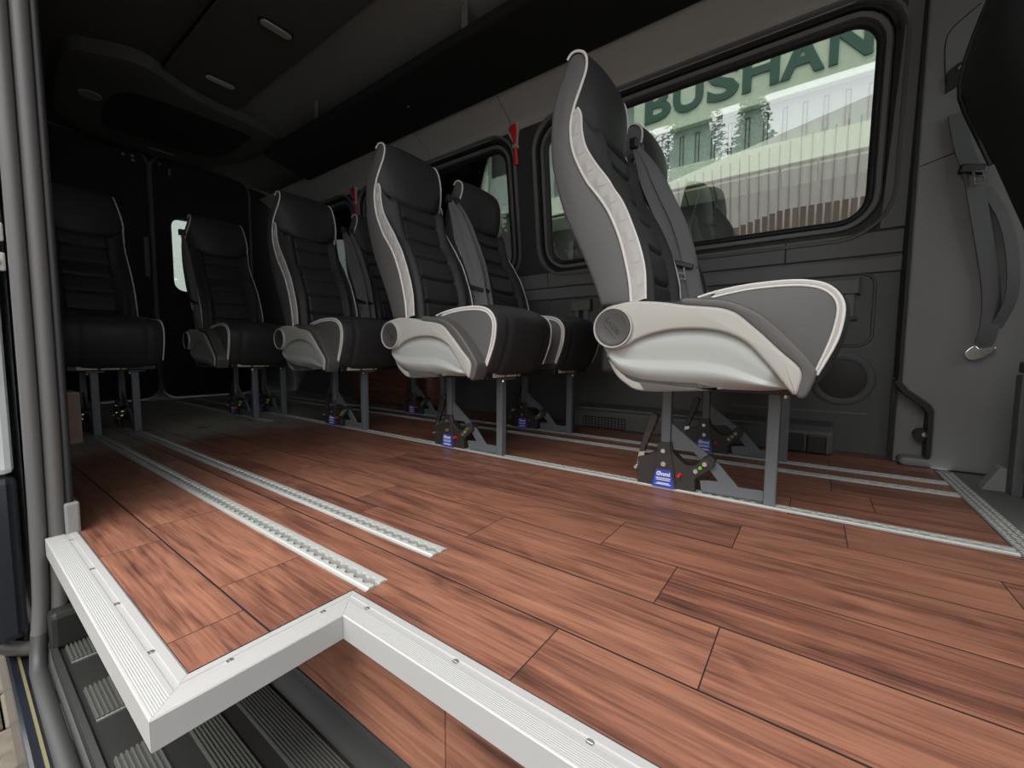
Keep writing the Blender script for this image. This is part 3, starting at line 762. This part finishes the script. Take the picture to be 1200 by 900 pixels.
def build_leg(root, yl, detailed=True):
    fl_ = MB().box((-.006, yl-.014, .003), (.020, yl+.014, .292)).build('front_leg', M_SLATE, root, bevel=.003)
    MB().box((-.03, yl-.03, .286), (.05, yl+.03, .293)).build('leg_plate', M_SLATE, fl_, bevel=.001)
    MB().cyl((.03, yl-.02, .284), (.03, yl-.02, .276), .006, 10).build('leg_bolt', M_STEEL, fl_)
    MB().box((-.262, yl-.013, .125), (-.236, yl+.013, .300)).build('rear_leg', M_SLATE, root, bevel=.003)
    br = [(-.236,.187),(-.175,.138),(-.111,.088),(-.064,.034),(-.006,.036),(-.006,.008),(-.152,.006),(-.157,.036),(-.111,.041),(-.150,.088),(-.176,.112),(-.236,.110)]
    MB().prism(br, yl-.004, yl+.004).build('leg_brace', M_SLATE, root, bevel=.001, seg=1)
    body = [(-.325,.004),(-.325,.080),(-.300,.088),(-.272,.104),(-.268,.130),(-.232,.134),(-.226,.104),(-.200,.080),(-.186,.074),(-.168,.078),(-.145,.106),(-.130,.111),(-.119,.100),(-.121,.080),(-.150,.056),(-.166,.040),(-.166,.004)]
    lk = MB().prism(body, yl-.018, yl+.018).build('floor_lock', M_BRONZE, root, bevel=.002, seg=1)
    MB().prism([(-.282,.004),(-.269,.100),(-.266,.132),(-.234,.134),(-.230,.102),(-.212,.004)], yl-.0225, yl-.017).build('lock_face', M_BRONZE, lk, bevel=.001, seg=1)
    lb = MB().prism([(-.269,.054),(-.229,.055),(-.218,.004),(-.280,.004)], yl-.0235, yl-.0222).build('lock_label', M_BLUE, lk)
    text_mesh('label_lettering', '\u00d8nmi', .0165, M_WHITE, lk, face_negy(-.249, yl-.0236, .042), .0003, .0005)
    for z_, h_ in ((.030, .020), (.025, .019), (.016, .016), (.0125, .021)):
        MB().box((-.249-h_, yl-.0239, z_-.0011), (-.249+h_, yl-.0234, z_+.0011)).build('label_line', M_WHITE, lk)
    hd = [(-.323,.094),(-.306,.098),(-.302,.118),(-.296,.124),(-.296,.136),(-.290,.142),(-.289,.154),(-.283,.160),(-.282,.172),(-.276,.178),(-.275,.192),(-.270,.198),(-.272,.208),(-.283,.213),(-.295,.204),(-.303,.176),(-.312,.140)]
    MB().prism(hd, yl-.016, yl+.004).build('lock_handle', M_BRONZE, lk, bevel=.002, seg=1)
    MB().prism([(-.330,.052),(-.313,.052),(-.306,.098),(-.323,.096)], yl-.012, yl-.004).build('handle_link', M_STEEL, lk)
    for (bx, bz, r) in ((-.251,.108,.0075),(-.249,.071,.0085),(-.164,.064,.0075),(-.142,.087,.0075),(-.328,.050,.006)):
        MB().cyl((bx, yl-.017, bz), (bx, yl-.0275, bz), r, 12, r*.8).build('lock_bolt', M_STEEL, lk, smooth=50)
    MB().cyl((-.206, yl-.018, .046), (-.206, yl-.032, .046), .006, 12, .004).build('red_knob', M_RED, lk, smooth=60)
    MB().cyl((-.153, yl-.018, .075), (-.153, yl-.026, .075), .0045, 12).build('green_pin', M_GREEN, lk)

def ribbon(path, wd, width, thick=.0012, gather=False):
    P = spline(path, 40); lo = []
    wd = Vector(wd).normalized()
    for i, p in enumerate(P):
        t = (P[min(39, i+1)]-P[max(0, i-1)]).normalized(); s_ = (wd - t*wd.dot(t)).normalized(); n_ = t.cross(s_)
        w_ = width*(min(1, .35+i/14) if gather else 1)
        f_ = n_*(.0035*math.sin(i*.22)) if gather else n_*0
        lo.append([p+s_*(w_/2)+n_*thick, p+f_+n_*thick, p-s_*(w_/2)+n_*thick, p-s_*(w_/2)-n_*thick, p+f_-n_*thick, p+s_*(w_/2)-n_*thick])
    return MB().rings(lo)
def build_belt(root, y, s):
    e = .004*s
    b1 = [(-.437, y, 1.072), (-.418, y, 1.02), (-.385, y, .93), (-.338, y, .82), (-.298, y, .72), (-.276, y, .65), (-.258, y, .57), (-.245, y, .49)]
    b2 = [(-.430, y+e, 1.070), (-.385, y+e, 1.0), (-.332, y+e, .89), (-.287, y+e, .79), (-.262, y+e, .71), (-.243, y+e, .62), (-.212, y+e, .49)]
    bl = ribbon(b1, (.92, .38, .25), .042, gather=True).build('seat_belt', M_BELT, root, smooth=40)
    ribbon(b2, (.92, .38, .25), .038, gather=True).build('belt_return', M_BELT, bl, smooth=40)
    MB().box((-.448, y-.016, 1.056), (-.422, y+.016, 1.090)).build('belt_anchor', M_BLK, bl, bevel=.005)
    MB().bar((-.304, y-.018, .672), (-.236, y-.004, .650), .012, .016).build('belt_stop', M_BLK, bl, bevel=.003)
    tg = MB()
    for a_, b_ in (((-.280, .652), (-.274, .615)), ((-.260, .648), (-.254, .611)), ((-.275, .617), (-.253, .612)), ((-.277, .634), (-.257, .630))):
        tg.bar((a_[0], y-.020, a_[1]), (b_[0], y-.020, b_[1]), .003, .003)
    tg.build('buckle_tongue', M_STEEL, bl)

def make_seat(label, loc, legs, shell, belt, group):
    t = thing('passenger_seat', label, 'seat', loc, group)
    build_back(t, belt); build_cushion(t)
    if shell: build_shell(t)
    for yl in legs: build_leg(t, yl)
    build_belt(t, belt, 1 if belt > 0 else -1)
    # recliner bracket under the far side keeps the backrest joined to the base
    MB().box((-.39, .03, .33), (-.29, W-.03, .52)).build('back_bracket', M_BLK, t, bevel=.01)
    return t
G = 'black passenger seats with white piping'
LX = [-.083, -.934, -1.772, -2.588]
near = make_seat('black passenger seat with grey armrest shell, nearest the camera at the front', (LX[0], 1.03, 0), [.18], True, W+.032, G)
far = make_seat('black window seat at the front, half hidden behind the nearest seat', (LX[0], 1.468, 0), [.274], False, -.026, G)
for k, (la, lb) in ((1, ('black aisle seat with grey armrest shell, one row behind the nearest seat', 'black window seat in the second row, below the red hammer by the front window')),
                    (2, ('black aisle seat with grey armrest shell, third row from the front', 'mostly hidden black window seat in the third row, below the rear red hammer'))):
    a = copy_tree(near); a.location = (LX[k], 1.03, 0); a['label'] = la
    b = copy_tree(far); b.location = (LX[k], 1.468, 0); b['label'] = lb
make_seat('rearmost black seat in front of the lit rear door window', (LX[3], .898, 0), [.157, .312], True, -.02, G)
make_seat('rearmost black seat at far left beside the cardboard box and door pillar', (LX[3], .29, 0), [.110, .248], True, -.02, G)

# ================================================================== INTERIOR THINGS
rk = thing('overhead_rack', 'long black overhead luggage shelf under the roof above the windows', 'rack', (0, 0, 1.75))
MB().prism([(-3.20,1.425),(1.2,1.425),(1.2,1.83),(-3.36,1.83)], 0, .05, 'z').build('rack_shelf', M_RACK, rk, bevel=.012)
for x in (-1.306, -2.519):
    s_ = MB().box((x-.016, 1.428, .045), (x+.016, 1.436, .165)).build('rack_bracket', M_WALLU, rk, bevel=.001)
    for k in range(4): MB().cyl((x, 1.428, .065+k*.026), (x, 1.4265, .065+k*.026), .0045, 10).build('bracket_rivet', M_STEEL, s_)
MB().cyl((-1.9, 1.62, .001), (-1.9, 1.62, -.004), .008, 10).build('rack_screw', M_STEEL, rk)

for x, lab in ((-2.13, 'oblong ceiling lamp nearer the camera on the dark roof panel'), (-2.79, 'oblong ceiling lamp nearer the rear unit on the dark roof panel')):
    t = thing('ceiling_lamp', lab, 'lamp', (x, 1.025, 1.905), 'oblong ceiling lamps')
    MB().prism(rrect(-.03, -.078, .03, .078, .028, 6), -.006, 0, 'z').build('lamp_base', M_BLK, t, bevel=.001)
    MB().prism(rrect(-.021, -.070, .021, .070, .020, 6), -.013, -.005, 'z').build('lamp_lens', M_LENS, t, bevel=.003)
for x, y in ((-2.75, .86), (-2.35, .845)):
    pass
hv = thing('roof_climate_unit', 'large rounded black climate unit on the ceiling above the rear doors', 'climate unit', (0, 0, 0))
outl = [(-3.62,.47),(-3.10,.45),(-2.98,.54),(-2.90,.68),(-2.93,.80),(-3.02,1.0),(-3.08,1.40),(-3.14,1.50),(-3.35,1.54),(-3.75,1.47),(-4.12,1.30),(-4.17,1.10),(-4.12,.72),(-3.9,.52)]
ou = [tuple(p) for p in spline(outl, 70, True)]
zz = [(0, 1.935), (.0, 1.875), (.008, 1.862), (.03, 1.856), (.10, 1.855)]
MB().rings([[(p[0], p[1], z) for p in (inset(ou, d) if d else ou)] for d, z in zz], False, True).build('unit_cover', M_ROOF, hv, smooth=40)
sc = [tuple(p) for p in spline([(-3.25,.72),(-3.20,1.30),(-3.30,1.36),(-3.78,1.30),(-3.85,.78),(-3.78,.70)], 50, True)]
MB().rings([[(p[0], p[1], z) for p in (inset(sc, d) if d else sc)] for d, z in ((0, 1.856), (.012, 1.847), (.02, 1.847), (.03, 1.852))]).build('unit_screen', M_RACK, hv, smooth=40)
MB().cyl((-3.45, .60, 1.856), (-3.45, .60, 1.846), .05, 20).build('unit_nozzle', M_ROOFS, hv, bevel=.003)
MB().bar((-3.98, .98, 1.853), (-3.98, 1.13, 1.853), .02, .008).build('unit_handle', M_WALLU, hv)

def hammer(x, label):
    z = 1.56
    t = thing('emergency_hammer', label, 'hammer', (x, wall_y(z)-.004, z), 'red emergency hammers')
    tilt = .125
    def P(u, d, v): return (u, -d+.0-(tilt*v), v)
    hd = [(-.032,.082),(.010,.095),(.018,.080),(.008,-.012),(-.008,-.012),(-.018,.045),(-.034,.066)]
    MB().rings([[P(u, 0, v) for u, v in hd], [P(u, .022, v) for u, v in hd]]).build('hammer_head', M_RED, t, bevel=.003)
    wc = [(.012,.095),(.034,.088),(.032,.070),(.017,.030),(.012,-.012),(.008,-.012),(.018,.060)]
    MB().rings([[P(u, 0, v) for u, v in wc], [P(u, .018, v) for u, v in wc]]).build('hammer_holder', M_GUS, t, bevel=.002)
    MB().rings([[P(u, 0, v) for u, v in ((-.034,.066),(-.044,.070),(-.040,.045),(-.016,.0),(-.010,.0),(-.022,.04))], [P(u, .014, v) for u, v in ((-.034,.066),(-.044,.070),(-.040,.045),(-.016,.0),(-.010,.0),(-.022,.04))]]).build('hammer_holder', M_GUS, t)
    MB().rings([[P(u, 0, v) for u, v in ((-.015,-.014),(.016,-.014),(.016,-.032),(-.015,-.032))], [P(u, .026, v) for u, v in ((-.015,-.014),(.016,-.014),(.016,-.032),(-.015,-.032))]]).build('hammer_clip', M_ARM, t, bevel=.002)
    MB().tube([P(.0, .013, -.03), P(.001, .013, -.06), P(.002, .013, -.118)], .0125, 10).build('hammer_handle', M_RED, t, smooth=50)
    return t
hammer(-1.418, 'red emergency hammer on the black pillar between the two right windows')
hammer(-2.945, 'red emergency hammer further back, beside the third seat row headrest')

bx = thing('cardboard_box', 'red brown cardboard box with pale top on the floor under the far left seat', 'box', (-2.56, .215, 0))
MB().box((-.12, -.055, 0), (.12, .120, .205)).build('box_body', M_CARD, bx, bevel=.003)
MB().box((-.12, -.055, .205), (.12, .120, .211)).build('box_lid', M_CARDT, bx, bevel=.002)
MB().box((.1201, -.003, 0), (.121, .0, .205)).build('box_seam', M_SEAM, bx)

du = thing('floor_heater_duct', 'low black heater duct with a grille along the base of the window wall', 'heater duct', (0, 0, 0))
MB().prism([(1.955,0),(1.955,.085),(1.985,.105),(YW,.115),(YW,0)], -1.02, .07, 'x').build('duct_body', M_WALL, du, bevel=.010, seg=3)
MB().box((-.96, 1.949, .008), (-.735, 1.956, .062)).build('duct_grille', M_BLK, du, bevel=.002)
gg = MB()
for k in range(13): gg.box((-.952+k*.0175, 1.946, .012), (-.9495+k*.0175, 1.950, .058))
for k in range(4): gg.box((-.955, 1.946, .016+k*.012), (-.74, 1.950, .018+k*.012))
gg.build('grille_bars', M_WALLU, du)
MB().bar((-1.0, 1.968, .1005), (-.15, 1.968, .1005), .006, .006).build('duct_bead', M_WALLU, du)
for a, b in ((-.14, -.02), (-.012, .05)): MB().box((a, 1.946, .004), (b, 1.957, .075)).build('duct_cap', M_BLK, du, bevel=.008)
wa = thing('wheel_arch', 'boxed wheel arch covered in dark red brown vinyl behind the second row', 'wheel arch', (0, 0, 0))
MB().box((-2.95, 1.90, 0), (-2.05, YW, .28)).build('arch_cover', M_WOODR, wa, bevel=.04, seg=4)

# ---- cab: front seat, seat belt on the pillar
fs = thing('front_cab_seat', 'black cab seat with reclined backrest at the right edge', 'seat', (0, 0, 0))
pb = [(.50,.42),(.455,.52),(.425,.66),(.385,.78),(.340,.91),(.292,1.04),(.280,1.10),(.290,1.18),(.315,1.28),(.345,1.37),(.40,1.46),(.50,1.48),(.54,1.40),(.50,1.20),(.52,1.0),(.60,.70),(.66,.5),(.60,.42)]
pb = [tuple(p) for p in spline(pb, 60, True)]
MB().rings([[(p[0], y, p[1]) for p in (inset(pb, d) if d else pb)] for y, d in ((1.36,.05),(1.375,.02),(1.41,0),(1.64,0),(1.69,.02),(1.71,.05))]).build('backrest', M_RACK, fs, smooth=50)
MB().tube([(p[0], 1.66, p[1]) for p in pb[12:40]], .006, 6).build('backrest_seam', M_BLK, fs, smooth=60)
MB().box((.46, 1.36, .34), (1.0, 1.74, .46)).build('seat_cushion', M_LEA, fs, bevel=.04, seg=3)
b_ = MB().box((.47, 1.40, -.003), (.95, 1.72, .335)).build('seat_base', M_BLK, fs, bevel=.006)
MB().box((.462, 1.44, .08), (.471, 1.68, .27)).build('base_panel', M_WALL, fs, bevel=.004)
MB().box((.45, 1.70, -.003), (.475, 1.745, .33)).build('base_bracket', M_WALL, fs, bevel=.004)
MB().box((.452, 1.69, .335), (.50, 1.74, .365)).build('base_latch', M_BLK, fs, bevel=.004)
MB().prism([(.405,-.003),(.455,-.003),(.450,.065),(.437,.065)], 1.745, 1.79).build('foot_wedge', M_PIL, fs, bevel=.002)

pbel = thing('pillar_seat_belt', 'grey seat belt hanging on the front pillar cover with steel tongue and lower anchor', 'seat belt', (0, 1.93, 0))
ribbon([(.325, .004, 1.14), (.345, .0, 1.03), (.367, -.012, .943), (.395, -.006, .80), (.415, 0, .69), (.430, .004, .60), (.436, .004, .52), (.432, 0, .455), (.424, 0, .415)], (1, .35, 0), .046).build('belt_webbing', M_BELT2, pbel, smooth=50)
ribbon([(.40, .006, .90), (.445, .006, .80), (.470, .006, .68), (.475, .006, .56), (.45, .008, .47)], (1, .35, 0), .030).build('belt_return', M_BELT2, pbel, smooth=50)
MB().bar((.336, -.018, .962), (.396, -.008, .950), .022, .028).build('belt_guide', M_BLK, pbel, bevel=.005)
MB().tube([(.366,-.026,.945),(.387,-.024,.942),(.392,-.024,.905),(.371,-.026,.906),(.366,-.026,.945)], .003, 6).build('belt_tongue', M_STEEL, pbel)
MB().bar((.367, -.025, .924), (.389, -.025, .924), .004, .004).build('tongue_bar', M_STEEL, pbel)
an = [(.385,.392),(.388,.375),(.402,.366),(.422,.374),(.448,.396),(.446,.408),(.418,.400),(.404,.412)]
MB().prism([tuple(p) for p in spline(an, 30, True)], -.012, .012).build('belt_anchor', M_STEEL, pbel, bevel=.002)
rt_ = MB().prism([(.296,1.215),(.355,1.245),(.355,1.305),(.318,1.295),(.296,1.275)], .004, .016).build('belt_slot', M_BLK, pbel, bevel=.002)
MB().bar((.322, .002, 1.272), (.352, .002, 1.292), .006, .018).build('slot_clip', M_STEEL, pbel)

# ================================================================== OUTSIDE
FY = 7.0
wh = thing('warehouse_building', 'grey green clad warehouse with pale fascia and dark green sign letters beyond the windows', 'building', (0, FY, -.745))
dz = .745
MB().box((-14, .25, 0), (5, .6, 6.5)).build('back_wall', M_CLAD, wh)
MB().box((-2.62, .0, 3.90+dz), (5, .2, 4.80+dz)).build('sign_fascia', M_BAND, wh, bevel=.01)
MB().box((-14, .05, 4.82+dz), (5, .22, 5.6+dz)).build('upper_wall', M_CLAD, wh)
for ch, x0, x1 in (('B', -2.43, -2.02), ('U', -1.99, -1.55), ('S', -1.50, -1.07), ('H', -1.03, -.58), ('A', -.57, -.08), ('N', -.04, .40)):
    l_ = text_mesh('sign_letter', ch, .7, M_LET, wh, None, .012, .022)
    xs = [v.co.x for v in l_.data.vertices]; ys_ = [v.co.y for v in l_.data.vertices]
    for v in l_.data.vertices:
        u = (v.co.x-min(xs))/(max(xs)-min(xs)); q = (v.co.y-min(ys_))/(max(ys_)-min(ys_)); d_ = v.co.z
        v.co = (x0+u*(x1-x0), -.012-d_, 4.10+dz+q*.51)
x = -4.6
while x < 3:
    MB().box((x+.032, .10, 3.29+dz), (x+.196, .25, 3.90+dz)).build('cladding_panel', M_CLAD, wh)
    MB().box((x-.030, .090, 3.29+dz), (x-.019, .25, 3.80+dz)).box((x+.019, .090, 3.29+dz), (x+.030, .25, 3.80+dz)).box((x-.030, .090, 3.79+dz), (x+.030, .25, 3.80+dz)).build('cladding_rib', M_RIB, wh)
    MB().box((x-.034, .104, 3.29+dz), (x+.034, .25, 3.90+dz)).build('rib_face', M_CLAD, wh)
    x += .228
MB().box((-4.7, -.05, 2.97+dz), (5, .2, 3.29+dz)).build('lower_fascia', M_BAND, wh, bevel=.008)
# lean-to canopy of corrugated sheets under the lower fascia
k = 0
for i in range(22):
    xa = -4.7+i*.42
    MB().add([(xa, -.02, 2.93+dz), (xa+.40, -.02, 2.93+dz), (xa+.40, .9, 2.45+dz), (xa, .9, 2.45+dz), (xa, -.02, 2.90+dz), (xa+.40, -.02, 2.90+dz), (xa+.40, .9, 2.42+dz), (xa, .9, 2.42+dz)],
             [(0,1,2,3),(7,6,5,4),(0,1,5,4),(1,2,6,5),(2,3,7,6),(3,0,4,7)]).build('canopy_sheet', M_CAN, wh)
MB().box((-5.0, .9, 0), (5, 1.0, 2.5+dz)).build('bay_back', M_DARK, wh)
MB().box((-5, .24, 1.9+dz), (5, .26, 2.95+dz)).build('bay_lintel', M_DARK, wh)
for i in range(14): MB().box((-4.6+i*.7, .18, 1.0+dz), (-4.5+i*.7, .25, 2.5+dz)).build('bay_post', M_RIB, wh)
# glazed gable bay further left
MB().box((-5.80, -.15, 0), (-5.62, .0, 5.2+dz)).build('bay_column', M_BAND, wh)
MB().box((-14, -.15, 4.70+dz), (-5.6, .0, 4.86+dz)).build('bay_beam', M_BAND, wh)
MB().box((-5.6, -.10, 3.2+dz), (-4.72, .1, 3.95+dz)).build('bay_window', M_CLAD, wh)
MB().box((-14, -.02, 0), (-4.72, .09, 6.0+dz)).build('bay_wall', M_DARK, wh)
MB().box((-13, -.05, 3.2+dz), (-9.5, -.02, 4.4+dz)).build('bay_window', M_CAN, wh)
tag(MB().box((-30, 2.3, -.78), (14, 40, -.745)).build('floor_yard', M_PATH), kind='structure')

# white shed, slatted fence and trees on the door side: they show only as reflections in the glass
SY = -11.0
sh_ = thing('white_shed', 'white corrugated shed across the yard, seen reflected in the front window', 'building', (0, SY, -.745))
MB().prism([(-5.4,0),(4.5,0),(4.5,4.6),(2.2,4.75),(-5.4,3.3)], -4, 0).build('shed_wall', M_SHED, sh_)
for i in range(40):
    xx = -5.35+i*.25; MB().box((xx, 0, .5), (xx+.035, .03, 3.3+.13*(xx+5.4))).build('wall_rib', M_GUS, sh_)
fe = thing('slat_fence', 'brown slatted fence in front of the white shed, seen reflected in the window', 'fence', (0, SY+.6, -.745))
for i in range(40):
    xx = -3.4+i*.18; MB().box((xx, 0, 0), (xx+.13, .03, 1.5+min(.6, i*.045))).build('fence_slat', M_SLAT, fe)
def tree(x, y, h, label):
    t = thing('conifer_tree', label, 'tree', (x, y, -.745), 'conifers behind the shed')
    MB().cyl((0,0,h*.12), (0,0,h*.93), h*.15, 12, .03).build('inner_foliage', M_LEAF, t)
    MB().cyl((0,0,0), (0,0,h*.5), .15, 8, .08).build('trunk', M_SLAT, t)
    bm = bmesh.new()
    m_ = MB()
    for k in range(4200):
        f = random.random()**.8; z = h*(.15+.85*f); r = (1-f)*h*.22*random.random()**.5+.05; a = random.uniform(0, 2*PI)
        p = Vector((r*math.cos(a), r*math.sin(a), z)); s_ = .24*(1.25-f)
        q = [p+Vector((random.uniform(-s_, s_), random.uniform(-s_, s_), random.uniform(-s_, s_)*.6)) for _ in range(3)]
        m_.add(q, [(0,1,2)])
    m_.build('foliage', M_LEAF, t, normals=False)
    bm.free()
for x, y, h, lb in ((-13.6, -17.5, 12.5, 'dark conifer furthest left behind the white shed, seen reflected in the glass'),
                    (-10.6, -16.8, 11.0, 'dark conifer second from the left behind the white shed, seen reflected in the glass'),
                    (-7.8, -17.6, 12.0, 'tall dark conifer in the middle behind the white shed, seen reflected in the glass'),
                    (-5.0, -18.2, 11.0, 'dark conifer second from the right behind the white shed, seen reflected in the glass'),
                    (-2.6, -18.2, 8.4, 'shortest dark conifer at the right end behind the white shed, seen reflected in the glass')):
    tree(x, y, h, lb)
